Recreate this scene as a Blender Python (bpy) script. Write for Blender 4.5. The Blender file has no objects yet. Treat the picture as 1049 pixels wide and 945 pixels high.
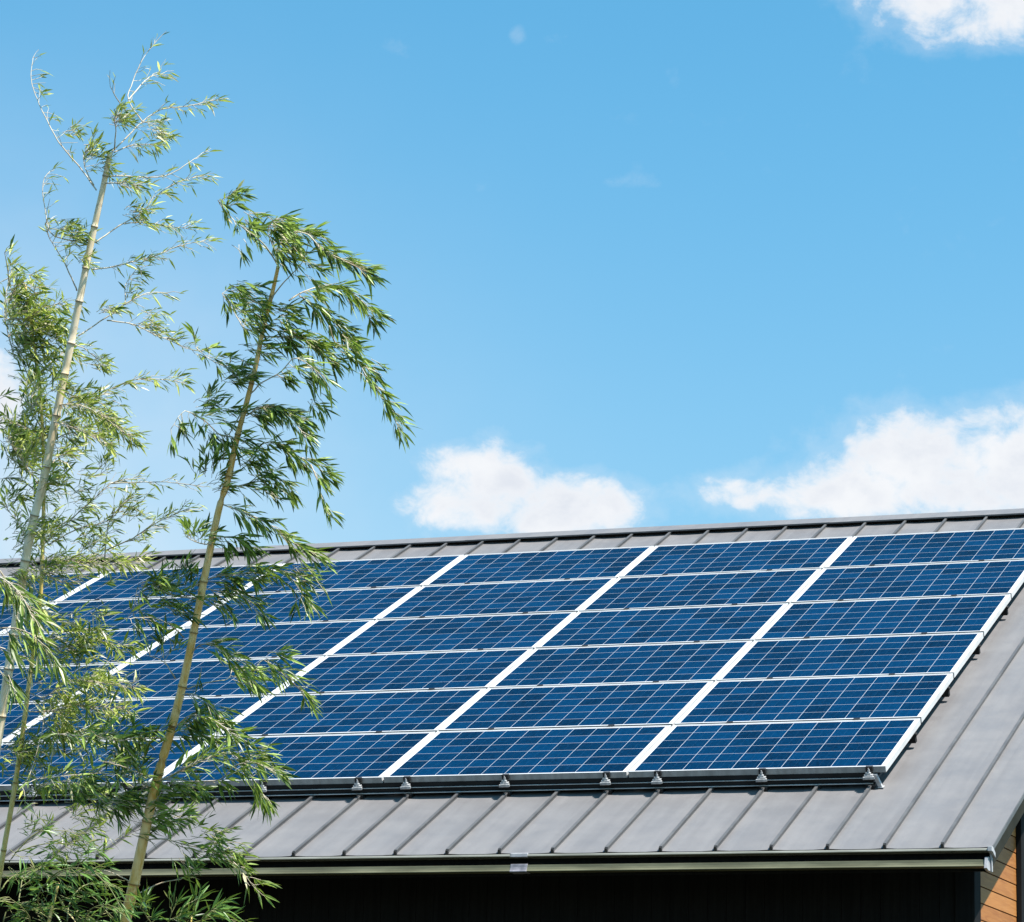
import bpy, math, random
from mathutils import Vector, Matrix, Euler

random.seed(7)
S = bpy.context.scene
COL = S.collection

# ------------------------------------------------------------------ camera
Z0 = 4.13                                   # height of the lower right corner of the solar array
CAM = Vector((4.8955, -19.2963, Z0 - 2.5317))
RX = Vector((0.93564916, 0.35211206, 0.02403635))      # camera right
RD = Vector((-0.0541708, 0.21057546, -0.97607556))     # camera down
RF = Vector((-0.34874944, 0.91196221, 0.21609894))     # camera forward
FPX, CX, CY = 3338.5, 524.5, 472.5
cam = bpy.data.objects.new('camera', bpy.data.cameras.new('camera'))
COL.objects.link(cam)
cam.matrix_world = Matrix(((RX.x, -RD.x, -RF.x, CAM.x), (RX.y, -RD.y, -RF.y, CAM.y),
                           (RX.z, -RD.z, -RF.z, CAM.z), (0, 0, 0, 1)))
cam.data.sensor_width = 36
cam.data.lens = 36 * FPX / 1049
cam.data.clip_end = 6000
S.camera = cam

# ------------------------------------------------------------------ sun and sky
SUN = Vector((0.45, -0.12, 0.90)).normalized()
SUN_EL = math.asin(SUN.z)
SUN_AZ = math.atan2(SUN.x, SUN.y)
sd = bpy.data.lights.new('sun', 'SUN'); sd.energy = 4.6; sd.angle = math.radians(0.5); sd.color = (1.0, 0.95, 0.88)
sun = bpy.data.objects.new('sun', sd); COL.objects.link(sun)
sun.rotation_euler = (-SUN).to_track_quat('-Z', 'Y').to_euler()
sun.location = (20, -5, 40)

W = bpy.data.worlds.new('World'); S.world = W; W.use_nodes = True
S.view_settings.view_transform = 'Standard'; S.view_settings.look = 'None'
S.view_settings.gamma = 1.0; S.view_settings.use_curve_mapping = False
S.view_settings.exposure = 1.2


class NT:
    """small helper for node trees"""
    def __init__(s, tree):
        s.t = tree; s.n = tree.nodes; s.l = tree.links
    def node(s, typ, **kw):
        n = s.n.new(typ)
        for k, v in kw.items():
            setattr(n, k, v)
        return n
    def put(s, sock, v):
        if hasattr(v, 'is_output') or isinstance(v, bpy.types.NodeSocket):
            s.l.new(v, sock)
        else:
            sock.default_value = v
    def math(s, op, a, b=None, c=None, clamp=False):
        n = s.node('ShaderNodeMath', operation=op); n.use_clamp = clamp
        s.put(n.inputs[0], a)
        if b is not None: s.put(n.inputs[1], b)
        if c is not None: s.put(n.inputs[2], c)
        return n.outputs[0]
    def ss(s, x, lo, hi, a=0.0, b=1.0):
        n = s.node('ShaderNodeMapRange', interpolation_type='SMOOTHSTEP')
        s.put(n.inputs[0], x); s.put(n.inputs[1], lo); s.put(n.inputs[2], hi); s.put(n.inputs[3], a); s.put(n.inputs[4], b)
        return n.outputs[0]
    def noise(s, vec, scale, detail=4, rough=0.55, dist=0.0):
        n = s.node('ShaderNodeTexNoise')
        if vec is not None: s.l.new(vec, n.inputs['Vector'])
        n.inputs['Scale'].default_value = scale; n.inputs['Detail'].default_value = detail
        n.inputs['Roughness'].default_value = rough; n.inputs['Distortion'].default_value = dist
        return n.outputs['Fac']
    def mix(s, f, a, b):
        n = s.node('ShaderNodeMix', data_type='RGBA')
        s.put(n.inputs[0], f); s.put(n.inputs[6], a); s.put(n.inputs[7], b)
        return n.outputs[2]
    def vec(s, x, y, z):
        n = s.node('ShaderNodeCombineXYZ')
        s.put(n.inputs[0], x); s.put(n.inputs[1], y); s.put(n.inputs[2], z)
        return n.outputs[0]
    def sep(s, v):
        n = s.node('ShaderNodeSeparateXYZ'); s.l.new(v, n.inputs[0]); return n.outputs


def ray(x, y):
    return (RX * ((x - CX) / FPX) + RD * ((y - CY) / FPX) + RF)

def at(x, y, depth):
    return CAM + ray(x, y) * depth

def azel(x, y):
    d = ray(x, y).normalized()
    return math.atan2(d.x, d.y), math.asin(d.z)

def build_world():
    t = NT(W.node_tree)
    bg = t.n['Background']
    sky = t.node('ShaderNodeTexSky', sky_type='NISHITA')
    sky.sun_disc = False; sky.sun_elevation = SUN_EL; sky.sun_rotation = SUN_AZ
    sky.altitude = 0; sky.air_density = 1.0; sky.dust_density = 1.4; sky.ozone_density = 2.5
    tint = t.node('ShaderNodeMix', data_type='RGBA', blend_type='MULTIPLY')
    tint.inputs[0].default_value = 1.0
    t.l.new(sky.outputs[0], tint.inputs[6])
    tc = t.node('ShaderNodeTexCoord').outputs['Generated']
    nrm = t.node('ShaderNodeVectorMath', operation='NORMALIZE'); t.l.new(tc, nrm.inputs[0])
    d = t.sep(nrm.outputs[0])
    az = t.math('ARCTAN2', d[0], d[1]); el = t.math('ARCSINE', d[2])
    t.l.new(t.mix(t.ss(el, 0.06, 0.40), SKY_LOW, SKY_TINT), tint.inputs[7])
    p = t.vec(t.math('MULTIPLY', az, 1.0), t.math('MULTIPLY', el, 1.25), 0.0)
    big = t.noise(p, 26.0, 3, 0.55)
    fine = t.noise(p, 75.0, 8, 0.62, 0.25)
    nz = t.math('ADD', t.math('MULTIPLY', big, 1.1), t.math('MULTIPLY', fine, 1.25))
    nz = t.math('SUBTRACT', nz, 1.18)
    acc = None
    for (cx, cy, rx, ry, w) in CLOUDS:
        a0, e0 = azel(cx, cy)
        ra = rx / FPX; re = ry / FPX
        da = t.math('DIVIDE', t.math('SUBTRACT', az, a0), ra)
        de = t.math('DIVIDE', t.math('SUBTRACT', el, e0), re)
        r2 = t.math('ADD', t.math('MULTIPLY', da, da), t.math('MULTIPLY', de, de))
        g = t.math('SUBTRACT', w, r2)
        g = t.math('MAXIMUM', g, -1.5)
        acc = g if acc is None else t.math('SMOOTH_MAX', acc, g, 0.35)
    shape = t.math('ADD', acc, t.math('MULTIPLY', nz, 1.9))
    mask = t.ss(shape, -0.32, 0.85)
    veil = t.math('MULTIPLY', t.ss(shape, -1.0, 0.4), 0.22)
    mask = t.math('MAXIMUM', mask, veil)
    core = t.ss(shape, 0.2, 1.6)
    shade = t.noise(p, 40.0, 5, 0.55)
    lit = t.mix(t.math('MULTIPLY', t.ss(shade, 0.35, 0.62), core), CLOUD_A, CLOUD_B)
    a0, e0 = azel(VEIL[0], VEIL[1])
    da = t.math('DIVIDE', t.math('SUBTRACT', az, a0), VEIL[2] / FPX); de = t.math('DIVIDE', t.math('SUBTRACT', el, e0), VEIL[3] / FPX)
    r2 = t.math('ADD', t.math('MULTIPLY', da, da), t.math('MULTIPLY', de, de))
    thin = t.math('MULTIPLY', t.math('EXPONENT', t.math('MULTIPLY', r2, -1.0)), t.math('ADD', 0.3, t.math('MULTIPLY', big, 0.4)))
    mask = t.math('MAXIMUM', mask, thin)
    out = t.mix(mask, tint.outputs[2], lit)
    t.l.new(out, bg.inputs[0]); bg.inputs[1].default_value = SKY_STR

SKY_STR = 0.075
SKY_TINT = (0.51, 1.16, 1.20, 1.0)
SKY_LOW = (0.92, 1.10, 1.05, 1.0)
VEIL = (-60, 560, 420, 330)                # thin high haze low on the left
CLOUD_A = (0.40 / SKY_STR, 0.41 / SKY_STR, 0.425 / SKY_STR, 1)
CLOUD_B = (0.325 / SKY_STR, 0.345 / SKY_STR, 0.38 / SKY_STR, 1)
# centre and half-size of each cloud, as seen from where the photograph was taken (they are infinitely far away)
CLOUDS = [(985, 480, 150, 62, 0.95), (860, 505, 150, 34, 0.75), (1075, 466, 105, 60, 1.05), (1180, 470, 150, 70, 1.0),
          (497, 498, 72, 48, 1.0), (580, 522, 80, 38, 0.95), (452, 520, 60, 32, 0.85), (770, 507, 60, 22, 0.7),
          (985, -4, 105, 48, 1.0), (990, 26, 50, 26, 0.7), (1100, -20, 120, 50, 0.9),
          (-18, 400, 50, 62, 1.0), (530, 36, 13, 14, -0.35), (650, 186, 60, 14, -0.75)]
build_world()

# ------------------------------------------------------------------ materials
def mat(name, base, rough=0.5, spec=0.5, metal=0.0, build=None):
    m = bpy.data.materials.new(name); m.use_nodes = True
    t = NT(m.node_tree); b = t.n['Principled BSDF']
    b.inputs['Base Color'].default_value = (*base, 1); b.inputs['Roughness'].default_value = rough
    b.inputs['Specular IOR Level'].default_value = spec; b.inputs['Metallic'].default_value = metal
    if build: build(t, b)
    return m

def varied(c1, c2, scale, stretch=(1, 1, 1), bump=0.0, rough=None, detail=6):
    def f(t, b):
        tc = t.node('ShaderNodeTexCoord').outputs['Object']
        mp = t.node('ShaderNodeMapping'); mp.inputs['Scale'].default_value = stretch
        t.l.new(tc, mp.inputs[0])
        n = t.noise(mp.outputs[0], scale, detail, 0.6)
        t.l.new(t.mix(t.ss(n, 0.3, 0.7), (*c1, 1), (*c2, 1)), b.inputs['Base Color'])
        if rough:
            t.l.new(t.ss(n, 0.3, 0.7, rough[0], rough[1]), b.inputs['Roughness'])
        if bump:
            bp = t.node('ShaderNodeBump'); bp.inputs['Strength'].default_value = bump; bp.inputs['Distance'].default_value = 0.01
            t.l.new(n, bp.inputs['Height']); t.l.new(bp.outputs[0], b.inputs['Normal'])
    return f

def roof_nodes(t, b):
    geo = t.node('ShaderNodeTexCoord').outputs['Object']
    mp = t.node('ShaderNodeMapping'); mp.inputs['Scale'].default_value = (7, 0.5, 0.5); t.l.new(geo, mp.inputs[0])
    streak = t.noise(mp.outputs[0], 1.4, 5, 0.6)
    blot = t.noise(geo, 3.0, 6, 0.65)
    fine = t.noise(geo, 60.0, 3, 0.6)
    f = t.math('ADD', t.math('MULTIPLY', streak, 0.5), t.math('ADD', t.math('MULTIPLY', blot, 0.35), t.math('MULTIPLY', fine, 0.15)))
    c = t.mix(t.ss(f, 0.30, 0.70), (0.132, 0.125, 0.129, 1), (0.166, 0.158, 0.161, 1))
    # a few bright scuffs and droppings
    v = t.node('ShaderNodeTexVoronoi'); v.inputs['Scale'].default_value = 1.3; t.l.new(geo, v.inputs['Vector'])
    spot = t.ss(t.math('ADD', v.outputs['Distance'], t.math('MULTIPLY', fine, 0.05)), 0.05, 0.035)
    c = t.mix(t.math('MULTIPLY', spot, 0.5), c, (0.42, 0.42, 0.42, 1))
    t.l.new(c, b.inputs['Base Color'])
    t.l.new(t.ss(blot, 0.3, 0.7, 0.42, 0.6), b.inputs['Roughness'])
    mp2 = t.node('ShaderNodeMapping'); mp2.inputs['Scale'].default_value = (4.0, 0.7, 0.7); t.l.new(geo, mp2.inputs[0])
    can = t.noise(mp2.outputs[0], 1.1, 2, 0.5)
    bp = t.node('ShaderNodeBump'); bp.inputs['Strength'].default_value = 0.16; bp.inputs['Distance'].default_value = 0.03
    t.l.new(can, bp.inputs['Height']); t.l.new(bp.outputs[0], b.inputs['Normal'])

PW, PH, GU, GV = 1.652, 0.989, 0.013, 0.028          # panel size and the gaps between panels
MX, MY = 0.031, 0.021

def cell_nodes(t, b):
    tc = t.node('ShaderNodeTexCoord').outputs['Object']
    x, y, z = t.sep(tc)
    px, py = (PW - 2 * MX) / 10, (PH - 2 * MY) / 6
    ux = t.math('DIVIDE', t.math('SUBTRACT', x, MX), px); uy = t.math('DIVIDE', t.math('SUBTRACT', y, MY), py)
    fx = t.math('FRACT', ux); fy = t.math('FRACT', uy)
    ix = t.math('FLOOR', ux); iy = t.math('FLOOR', uy)
    g = 0.0016
    def inside(f, p):
        e = t.math('MINIMUM', f, t.math('SUBTRACT', 1.0, f))
        return t.math('GREATER_THAN', t.math('MULTIPLY', e, p), g)
    cell = t.math('MULTIPLY', inside(fx, px), inside(fy, py))
    inx = t.math('MULTIPLY', t.math('GREATER_THAN', ux, 0.0), t.math('LESS_THAN', ux, 10.0))
    iny = t.math('MULTIPLY', t.math('GREATER_THAN', uy, 0.0), t.math('LESS_THAN', uy, 6.0))
    cell = t.math('MULTIPLY', cell, t.math('MULTIPLY', inx, iny))
    oi = t.node('ShaderNodeObjectInfo').outputs['Random']
    wn = t.node('ShaderNodeTexWhiteNoise', noise_dimensions='3D')
    t.l.new(t.vec(ix, iy, t.math('MULTIPLY', oi, 91.0)), wn.inputs['Vector'])
    r = wn.outputs['Value']
    off = t.vec(t.math('ADD', x, t.math('MULTIPLY', oi, 40.0)), y, 0.0)
    v = t.node('ShaderNodeTexVoronoi'); v.inputs['Scale'].default_value = 75.0; t.l.new(off, v.inputs['Vector'])
    gr = t.sep(v.outputs['Color'])[0]
    k = t.math('ADD', t.math('MULTIPLY', r, 0.6), t.math('MULTIPLY', gr, 0.4))
    blue = t.mix(k, (0.0001, 0.0065, 0.021, 1), (0.0001, 0.0265, 0.079, 1))
    # silver bus bars, three to a cell, run across the rows of cells
    fb = t.math('FRACT', t.math('ADD', t.math('MULTIPLY', fx, 3.0), 0.0))
    eb = t.math('ABSOLUTE', t.math('SUBTRACT', fb, 0.5))
    bus = t.math('MULTIPLY', t.math('LESS_THAN', eb, 0.009), 0.25)
    blue = t.mix(bus, blue, (0.06, 0.12, 0.2, 1))
    seam = t.mix(t.math('MULTIPLY', inx, iny), (0.48, 0.48, 0.5, 1), (0.31, 0.34, 0.39, 1))
    c = t.mix(cell, seam, blue)
    t.l.new(c, b.inputs['Base Color'])
    b.inputs['Roughness'].default_value = 0.22
    b.inputs['Specular IOR Level'].default_value = 0.012

def wood_nodes(t, b):
    tc = t.node('ShaderNodeTexCoord').outputs['Object']
    x, y, z = t.sep(tc)
    board = t.math('FLOOR', t.math('DIVIDE', z, 0.1))
    wn = t.node('ShaderNodeTexWhiteNoise', noise_dimensions='1D'); t.l.new(board, wn.inputs['W'])
    r = wn.outputs['Value']
    v = t.vec(t.math('MULTIPLY', r, 9.0), t.math('ADD', t.math('MULTIPLY', y, 2.2), t.math('MULTIPLY', r, 50.0)), t.math('MULTIPLY', z, 34.0))
    n = t.noise(v, 1.3, 6, 0.62, 1.2)
    k = t.math('ADD', t.math('MULTIPLY', n, 0.75), t.math('MULTIPLY', r, 0.3))
    c = t.mix(t.ss(k, 0.3, 0.8), (0.40, 0.17, 0.048, 1), (0.24, 0.083, 0.02, 1))
    t.l.new(c, b.inputs['Base Color'])
    bp = t.node('ShaderNodeBump'); bp.inputs['Strength'].default_value = 0.25; bp.inputs['Distance'].default_value = 0.003
    t.l.new(n, bp.inputs['Height']); t.l.new(bp.outputs[0], b.inputs['Normal'])

def leaf_mat(name, dark, light, dry):
    m = bpy.data.materials.new(name); m.use_nodes = True
    t = NT(m.node_tree); b = t.n['Principled BSDF']; out = t.n['Material Output']
    a = t.node('ShaderNodeAttribute', attribute_name='tone').outputs['Fac']
    c = t.mix(t.ss(a, 0.0, 0.8), (*dark, 1), (*light, 1))
    c = t.mix(t.ss(a, 0.86, 0.97), c, (*dry, 1))
    t.l.new(c, b.inputs['Base Color']); b.inputs['Roughness'].default_value = 0.38; b.inputs['Specular IOR Level'].default_value = 0.38
    tr = t.node('ShaderNodeBsdfTranslucent')
    t.l.new(t.mix(0.5, c, (0.35, 0.5, 0.06, 1)), tr.inputs[0])
    mx = t.node('ShaderNodeMixShader'); mx.inputs[0].default_value = 0.32
    t.l.new(b.outputs[0], mx.inputs[1]); t.l.new(tr.outputs[0], mx.inputs[2]); t.l.new(mx.outputs[0], out.inputs[0])
    return m

def culm_mat(name, c1, c2):
    def f(t, b):
        tc = t.node('ShaderNodeTexCoord').outputs['Object']
        mp = t.node('ShaderNodeMapping'); mp.inputs['Scale'].default_value = (60, 60, 5); t.l.new(tc, mp.inputs[0])
        n = t.noise(mp.outputs[0], 1.0, 5, 0.65)
        n2 = t.noise(tc, 4.0, 4, 0.6)
        k = t.math('ADD', t.math('MULTIPLY', n, 0.6), t.math('MULTIPLY', n2, 0.4))
        c = t.mix(t.ss(k, 0.36, 0.62), (*c1, 1), (*c2, 1))
        st = t.noise(tc, 17.0, 6, 0.7, 0.6)
        c = t.mix(t.math('MULTIPLY', t.ss(st, 0.56, 0.70), 0.75), c, (c1[0] * 0.35, c1[1] * 0.33, c1[2] * 0.35, 1))
        a = t.node('ShaderNodeAttribute', attribute_name='tone').outputs['Fac']
        c = t.mix(a, c, (0.07, 0.045, 0.02, 1))
        t.l.new(c, b.inputs['Base Color'])
    return mat(name, c1, 0.42, 0.4, build=f)

M = dict(
    roof=mat('painted_steel_roof', (0.33, 0.33, 0.34), 0.5, 0.4, build=roof_nodes),
    rib=mat('steel_seam', (0.24, 0.24, 0.25), 0.5, 0.35, build=varied((0.068, 0.067, 0.07), (0.10, 0.098, 0.1), 5, (1, 1, 1))),
    black=mat('black_plastic', (0.012, 0.012, 0.013), 0.6, 0.3),
    olive=mat('olive_steel', (0.33, 0.33, 0.25), 0.45, 0.4, build=varied((0.075, 0.073, 0.042), (0.14, 0.137, 0.085), 3.5, (0.8, 6, 6))),
    rim=mat('pale_olive_rim', (0.4, 0.4, 0.36), 0.35, 0.5, build=varied((0.16, 0.157, 0.13), (0.27, 0.265, 0.23), 3, (0.8, 6, 6))),
    fascia=mat('dark_olive_fascia', (0.085, 0.085, 0.07), 0.85, 0.1, build=varied((0.018, 0.0185, 0.014), (0.028, 0.028, 0.022), 4)),
    sleeve=mat('pale_joint_sleeve', (0.72, 0.72, 0.8), 0.4, 0.4, build=varied((0.26, 0.25, 0.27), (0.42, 0.41, 0.43), 14)),
    sleeve2=mat('grey_joint_sleeve', (0.2, 0.19, 0.22), 0.5, 0.4, build=varied((0.1, 0.1, 0.12), (0.3, 0.28, 0.32), 12)),
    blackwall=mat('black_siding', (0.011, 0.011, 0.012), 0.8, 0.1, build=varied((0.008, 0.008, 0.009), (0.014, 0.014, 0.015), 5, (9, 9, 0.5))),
    wood=mat('cedar_boards', (0.5, 0.27, 0.1), 0.6, 0.3, build=wood_nodes),
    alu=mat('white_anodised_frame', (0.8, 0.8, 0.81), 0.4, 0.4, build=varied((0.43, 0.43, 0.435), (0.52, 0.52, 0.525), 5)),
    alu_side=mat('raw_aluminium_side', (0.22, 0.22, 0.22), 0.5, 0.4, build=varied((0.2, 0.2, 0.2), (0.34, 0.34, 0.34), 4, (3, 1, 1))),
    cells=mat('solar_cells', (0.01, 0.05, 0.2), 0.2, 0.2, build=cell_nodes),
    rail=mat('grey_rail', (0.16, 0.16, 0.165), 0.7, 0.12, build=varied((0.012, 0.012, 0.013), (0.02, 0.02, 0.021), 5)),
    raillip=mat('pale_rail_lip', (0.3, 0.3, 0.31), 0.4, 0.5, build=varied((0.4, 0.4, 0.4), (0.6, 0.6, 0.6), 8)),  # rail lips, paler than the rail face
    galv=mat('galvanised_bracket', (0.62, 0.62, 0.64), 0.4, 0.5, 0.2, build=varied((0.28, 0.28, 0.29), (0.5, 0.5, 0.51), 40)),
    ground=mat('garden_ground', (0.05, 0.06, 0.03), 0.9, 0.1, build=varied((0.03, 0.032, 0.018), (0.055, 0.052, 0.034), 0.6, detail=9)),
    twig=mat('pale_twig', (0.46, 0.40, 0.30), 0.55, 0.3, build=varied((0.36, 0.28, 0.18), (0.58, 0.52, 0.42), 9)),
    twig_g=mat('green_twig', (0.14, 0.16, 0.05), 0.55, 0.3, build=varied((0.10, 0.12, 0.03), (0.24, 0.23, 0.10), 9)),
    culm_a=culm_mat('cream_culm', (0.78, 0.57, 0.33), (0.96, 0.80, 0.62)),
    culm_r=culm_mat('yellow_culm', (0.72, 0.36, 0.06), (0.96, 0.66, 0.32)),
    culm_b=culm_mat('thin_yellow_culm', (0.64, 0.45, 0.1), (0.82, 0.64, 0.3)),
    leaf_a=leaf_mat('pale_bamboo_leaf', (0.04, 0.10, 0.008), (0.52, 0.56, 0.13), (0.78, 0.70, 0.58)),
    leaf_r=leaf_mat('deep_bamboo_leaf', (0.008, 0.042, 0.006), (0.31, 0.42, 0.085), (0.58, 0.52, 0.34)),
    leaf_s=leaf_mat('shrub_bamboo_leaf', (0.008, 0.04, 0.008), (0.15, 0.27, 0.06), (0.48, 0.42, 0.2)),
)

# ------------------------------------------------------------------ mesh helpers
class MB:
    def __init__(s): s.v = []; s.f = []; s.mi = []; s.tone = []
    def add(s, verts, faces, mi=0, tone=0.0):
        o = len(s.v); s.v += [tuple(p) for p in verts]; s.tone += [tone] * len(verts) if not isinstance(tone, list) else tone
        for f in faces: s.f.append([i + o for i in f]); s.mi.append(mi)
    def box(s, x0, x1, y0, y1, z0, z1, mi=0):
        s.add([(x0, y0, z0), (x1, y0, z0), (x1, y1, z0), (x0, y1, z0), (x0, y0, z1), (x1, y0, z1), (x1, y1, z1), (x0, y1, z1)],
              [(3, 2, 1, 0), (4, 5, 6, 7), (0, 1, 5, 4), (1, 2, 6, 5), (2, 3, 7, 6), (3, 0, 4, 7)], mi)
    def prism(s, prof, x0, x1, mi=0, closed=True):
        """profile in (y, z), run along x"""
        n = len(prof)
        vs = [(x0, y, z) for y, z in prof] + [(x1, y, z) for y, z in prof]
        fs = [(i, (i + 1) % n, n + (i + 1) % n, n + i) for i in range(n if closed else n - 1)]
        if closed: fs += [tuple(range(n))[::-1], tuple(range(n, 2 * n))]
        s.add(vs, fs, mi)
    def tube(s, pts, radii, seg=6, mi=0, tones=None, cap=True):
        rings = []; prev = None
        up = Vector((0.3, 0.2, 0.93))
        for i, p in enumerate(pts):
            a = pts[max(i - 1, 0)]; b = pts[min(i + 1, len(pts) - 1)]
            d = (b - a).normalized()
            x = d.cross(up if abs(d.dot(up)) < 0.95 else Vector((1, 0, 0))).normalized(); y = d.cross(x)
            rings.append([p + (x * math.cos(2 * math.pi * k / seg) + y * math.sin(2 * math.pi * k / seg)) * radii[i] for k in range(seg)])
        vs = [q for r in rings for q in r]; fs = []
        for i in range(len(pts) - 1):
            for k in range(seg):
                k2 = (k + 1) % seg
                fs.append((i * seg + k, i * seg + k2, (i + 1) * seg + k2, (i + 1) * seg + k))
        if cap: fs += [tuple(range(seg))[::-1], tuple(range((len(pts) - 1) * seg, len(pts) * seg))]
        tn = [0.0] * len(vs) if tones is None else [tones[i] for i in range(len(pts)) for _ in range(seg)]
        s.add(vs, fs, mi, tn)
    def build(s, name, mats, parent=None, origin=(0, 0, 0), smooth=False, bevel=0.0, tone=False):
        me = bpy.data.meshes.new(name)
        o = Vector(origin)
        me.from_pydata([(v[0] - o.x, v[1] - o.y, v[2] - o.z) for v in s.v], [], s.f)
        if not isinstance(mats, (list, tuple)): mats = [mats]
        for m in mats: me.materials.append(m)
        me.polygons.foreach_set('material_index', s.mi)
        if smooth: me.polygons.foreach_set('use_smooth', [True] * len(s.f))
        if tone:
            at_ = me.attributes.new('tone', 'FLOAT', 'POINT'); at_.data.foreach_set('value', s.tone)
        me.update()
        ob = bpy.data.objects.new(name, me); COL.objects.link(ob)
        if parent: ob.parent = parent
        if bevel:
            bv = ob.modifiers.new('bevel', 'BEVEL'); bv.width = bevel; bv.segments = 2; bv.limit_method = 'ANGLE'; bv.angle_limit = math.radians(40)
        return ob

def tag(o, label, cat, group=None):
    o['label'] = label; o['category'] = cat
    if group: o['group'] = group
    return o

def empty(name, loc, rot=(0, 0, 0)):
    e = bpy.data.objects.new(name, None); e.location = loc; e.rotation_euler = rot; e.empty_display_size = 0.2
    COL.objects.link(e); return e

TH = math.radians(25.0); CT, ST = math.cos(TH), math.sin(TH)
def uvn(u, v, n):                             # array plane -> world
    return Vector((u, CT * v - ST * n, ST * v + CT * n + Z0))

# ------------------------------------------------------------------ ground
g = MB(); g.add([(-3000, -3000, 0), (3000, -3000, 0), (3000, 3000, 0), (-3000, 3000, 0)], [(0, 1, 2, 3)])
go = g.build('ground', M['ground']); go['kind'] = 'structure'

# ------------------------------------------------------------------ house
NR = -0.14                                    # roof skin below the face of the panels
UL, UR = -14.2, 0.87                          # left and right ends of the roof
VE, VR = -1.13, 7.17                          # eave and top of the front slope
ridge_Y = uvn(0, VR, NR).y + 0.03
eave = uvn(0, VE, NR)
house = empty('house', (-6.0, ridge_Y, 0))
tag(house, 'low dark house with grey standing seam metal roof carrying the solar panels', 'house')
HO = Vector(house.location)
def hbuild(mb, name, mats, parent=None, **kw):
    if parent is None:
        return mb.build(name, mats, house, HO, **kw)
    return mb.build(name, mats, parent, HO, **kw)

def slope_obj(mb, name, mats, parent=None, **kw):
    """mesh given in (u, v, n), with its own axes along the slope"""
    ob = mb.build(name, mats, parent or house, (0, 0, 0), **kw)
    ob.location = (Vector((0, 0, Z0)) - HO) if parent is None else (0, 0, 0)
    if parent is None: ob.rotation_euler = (TH, 0, 0)
    return ob

RIB0, RIBP = -0.10, 0.339
ribs = [RIB0 - RIBP * k for k in range(-2, 42) if UL + 0.08 < RIB0 - RIBP * k < UR - 0.06]

def roof_slope(name, v0, v1):
    r = MB()
    edges = [UL] + sorted(ribs) + [UR]
    # one gently dished pan between each pair of seams
    for a, b in zip(edges[:-1], edges[1:]):
        n = 5; m = 12
        d = random.uniform(0.0005, 0.0022)
        vs = []
        for j in range(m + 1):
            v = v0 + (v1 - v0) * j / m
            for i in range(n):
                tt = i / (n - 1)
                w = math.sin(math.pi * tt) * d * (1 + 0.6 * math.sin(j * 1.7 + a * 9))
                vs.append((a + (b - a) * tt, v, NR + (0.0035 if i in (0, n - 1) else -w)))
        fs = [(j * n + i, j * n + i + 1, (j + 1) * n + i + 1, (j + 1) * n + i) for j in range(m) for i in range(n - 1)]
        r.add(vs, fs, 0)
    # drip turn-down at the eave and the folded rake edges
    r.box(UL, UR, v0 - 0.004, v0 - 0.001, NR - 0.020, NR - 0.001, 2)
    for u in sorted(ribs):
        r.box(u - 0.005, u + 0.005, v0 + 0.012, v1, NR - 0.002, NR + 0.021, 1)
        r.box(u - 0.009, u + 0.009, v0 + 0.014, v1, NR + 0.0211, NR + 0.029, 1)
        r.add([(u - 0.012, v0 - 0.006, NR - 0.016), (u + 0.012, v0 - 0.006, NR - 0.016), (u + 0.007, v0 - 0.003, NR + 0.024), (u - 0.007, v0 - 0.003, NR + 0.024), (u - 0.012, v0 + 0.0118, NR - 0.016), (u + 0.012, v0 + 0.0118, NR - 0.016), (u + 0.007, v0 + 0.0118, NR + 0.0285), (u - 0.007, v0 + 0.0118, NR + 0.0285)], [(0, 1, 2, 3), (5, 4, 7, 6), (1, 5, 6, 2), (4, 0, 3, 7), (3, 2, 6, 7)], 2)
    r.box(UR - 0.003, UR + 0.003, v0, v1, NR - 0.02, NR + 0.006, 1)
    r.box(UL - 0.003, UL + 0.003, v0, v1, NR - 0.02, NR + 0.006, 1)
    return r
rf = slope_obj(roof_slope('roof', VE, VR), 'roof', [M['roof'], M['rib'], M['black']])

# back slope, mirrored about the ridge
bk = MB()
Zr = uvn(0, VR, NR).z
L = VR - VE
def backp(u, s, n):                            # s metres down the back slope
    return Vector((u, ridge_Y + 0.03 + CT * s + ST * n, Zr - ST * s + CT * n))
bk.add([backp(UL, 0, 0), backp(UR, 0, 0), backp(UR, L, 0), backp(UL, L, 0)], [(0, 1, 2, 3)])
for u in ribs:
    q = [backp(u + a, s, n) for s in (0.1, L) for a, n in ((-0.011, -0.002), (0.011, -0.002), (0.011, 0.03), (-0.011, 0.03))]
    bk.add(q, [(0, 1, 2, 3), (7, 6, 5, 4), (0, 4, 5, 1), (1, 5, 6, 2), (2, 6, 7, 3), (3, 7, 4, 0)], 1)
hbuild(bk, 'back_roof', [M['roof'], M['rib']])

# ridge cap: a raised folded sheet over a dark vent strip
rc = MB()
hc = 0.043
def capprof(up, w):
    f = uvn(0, VR - w, NR + up); p = uvn(0, VR + 0.03, NR + up); b = backp(0, w, up)
    return (f.y, f.z), (ridge_Y + 0.015, p.z + 0.004), (b.y, b.z)
segs = [UL - 0.01, -11.3, -7.55, -5.35, -2.12, 0.5, UR + 0.012]
for i, (a, b) in enumerate(zip(segs[:-1], segs[1:])):
    e = 0.0015 * (i % 2)
    f0, p0, b0 = capprof(hc + e, 0.15)
    f1, p1, b1 = capprof(hc - 0.004 + e, 0.15)
    lipf = (f0[0] + 0.004, f0[1] - 0.011); lipb = (b0[0] - 0.004, b0[1] - 0.011)
    rc.prism([f0, p0, b0, lipb, (b1[0] - 0.012, b1[1]), p1, (f1[0] + 0.012, f1[1]), lipf], a, b + (0.02 if i < 5 else 0), 0)
cap = hbuild(rc, 'ridge_cap', [M['roof']])
vs_ = MB()
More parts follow.
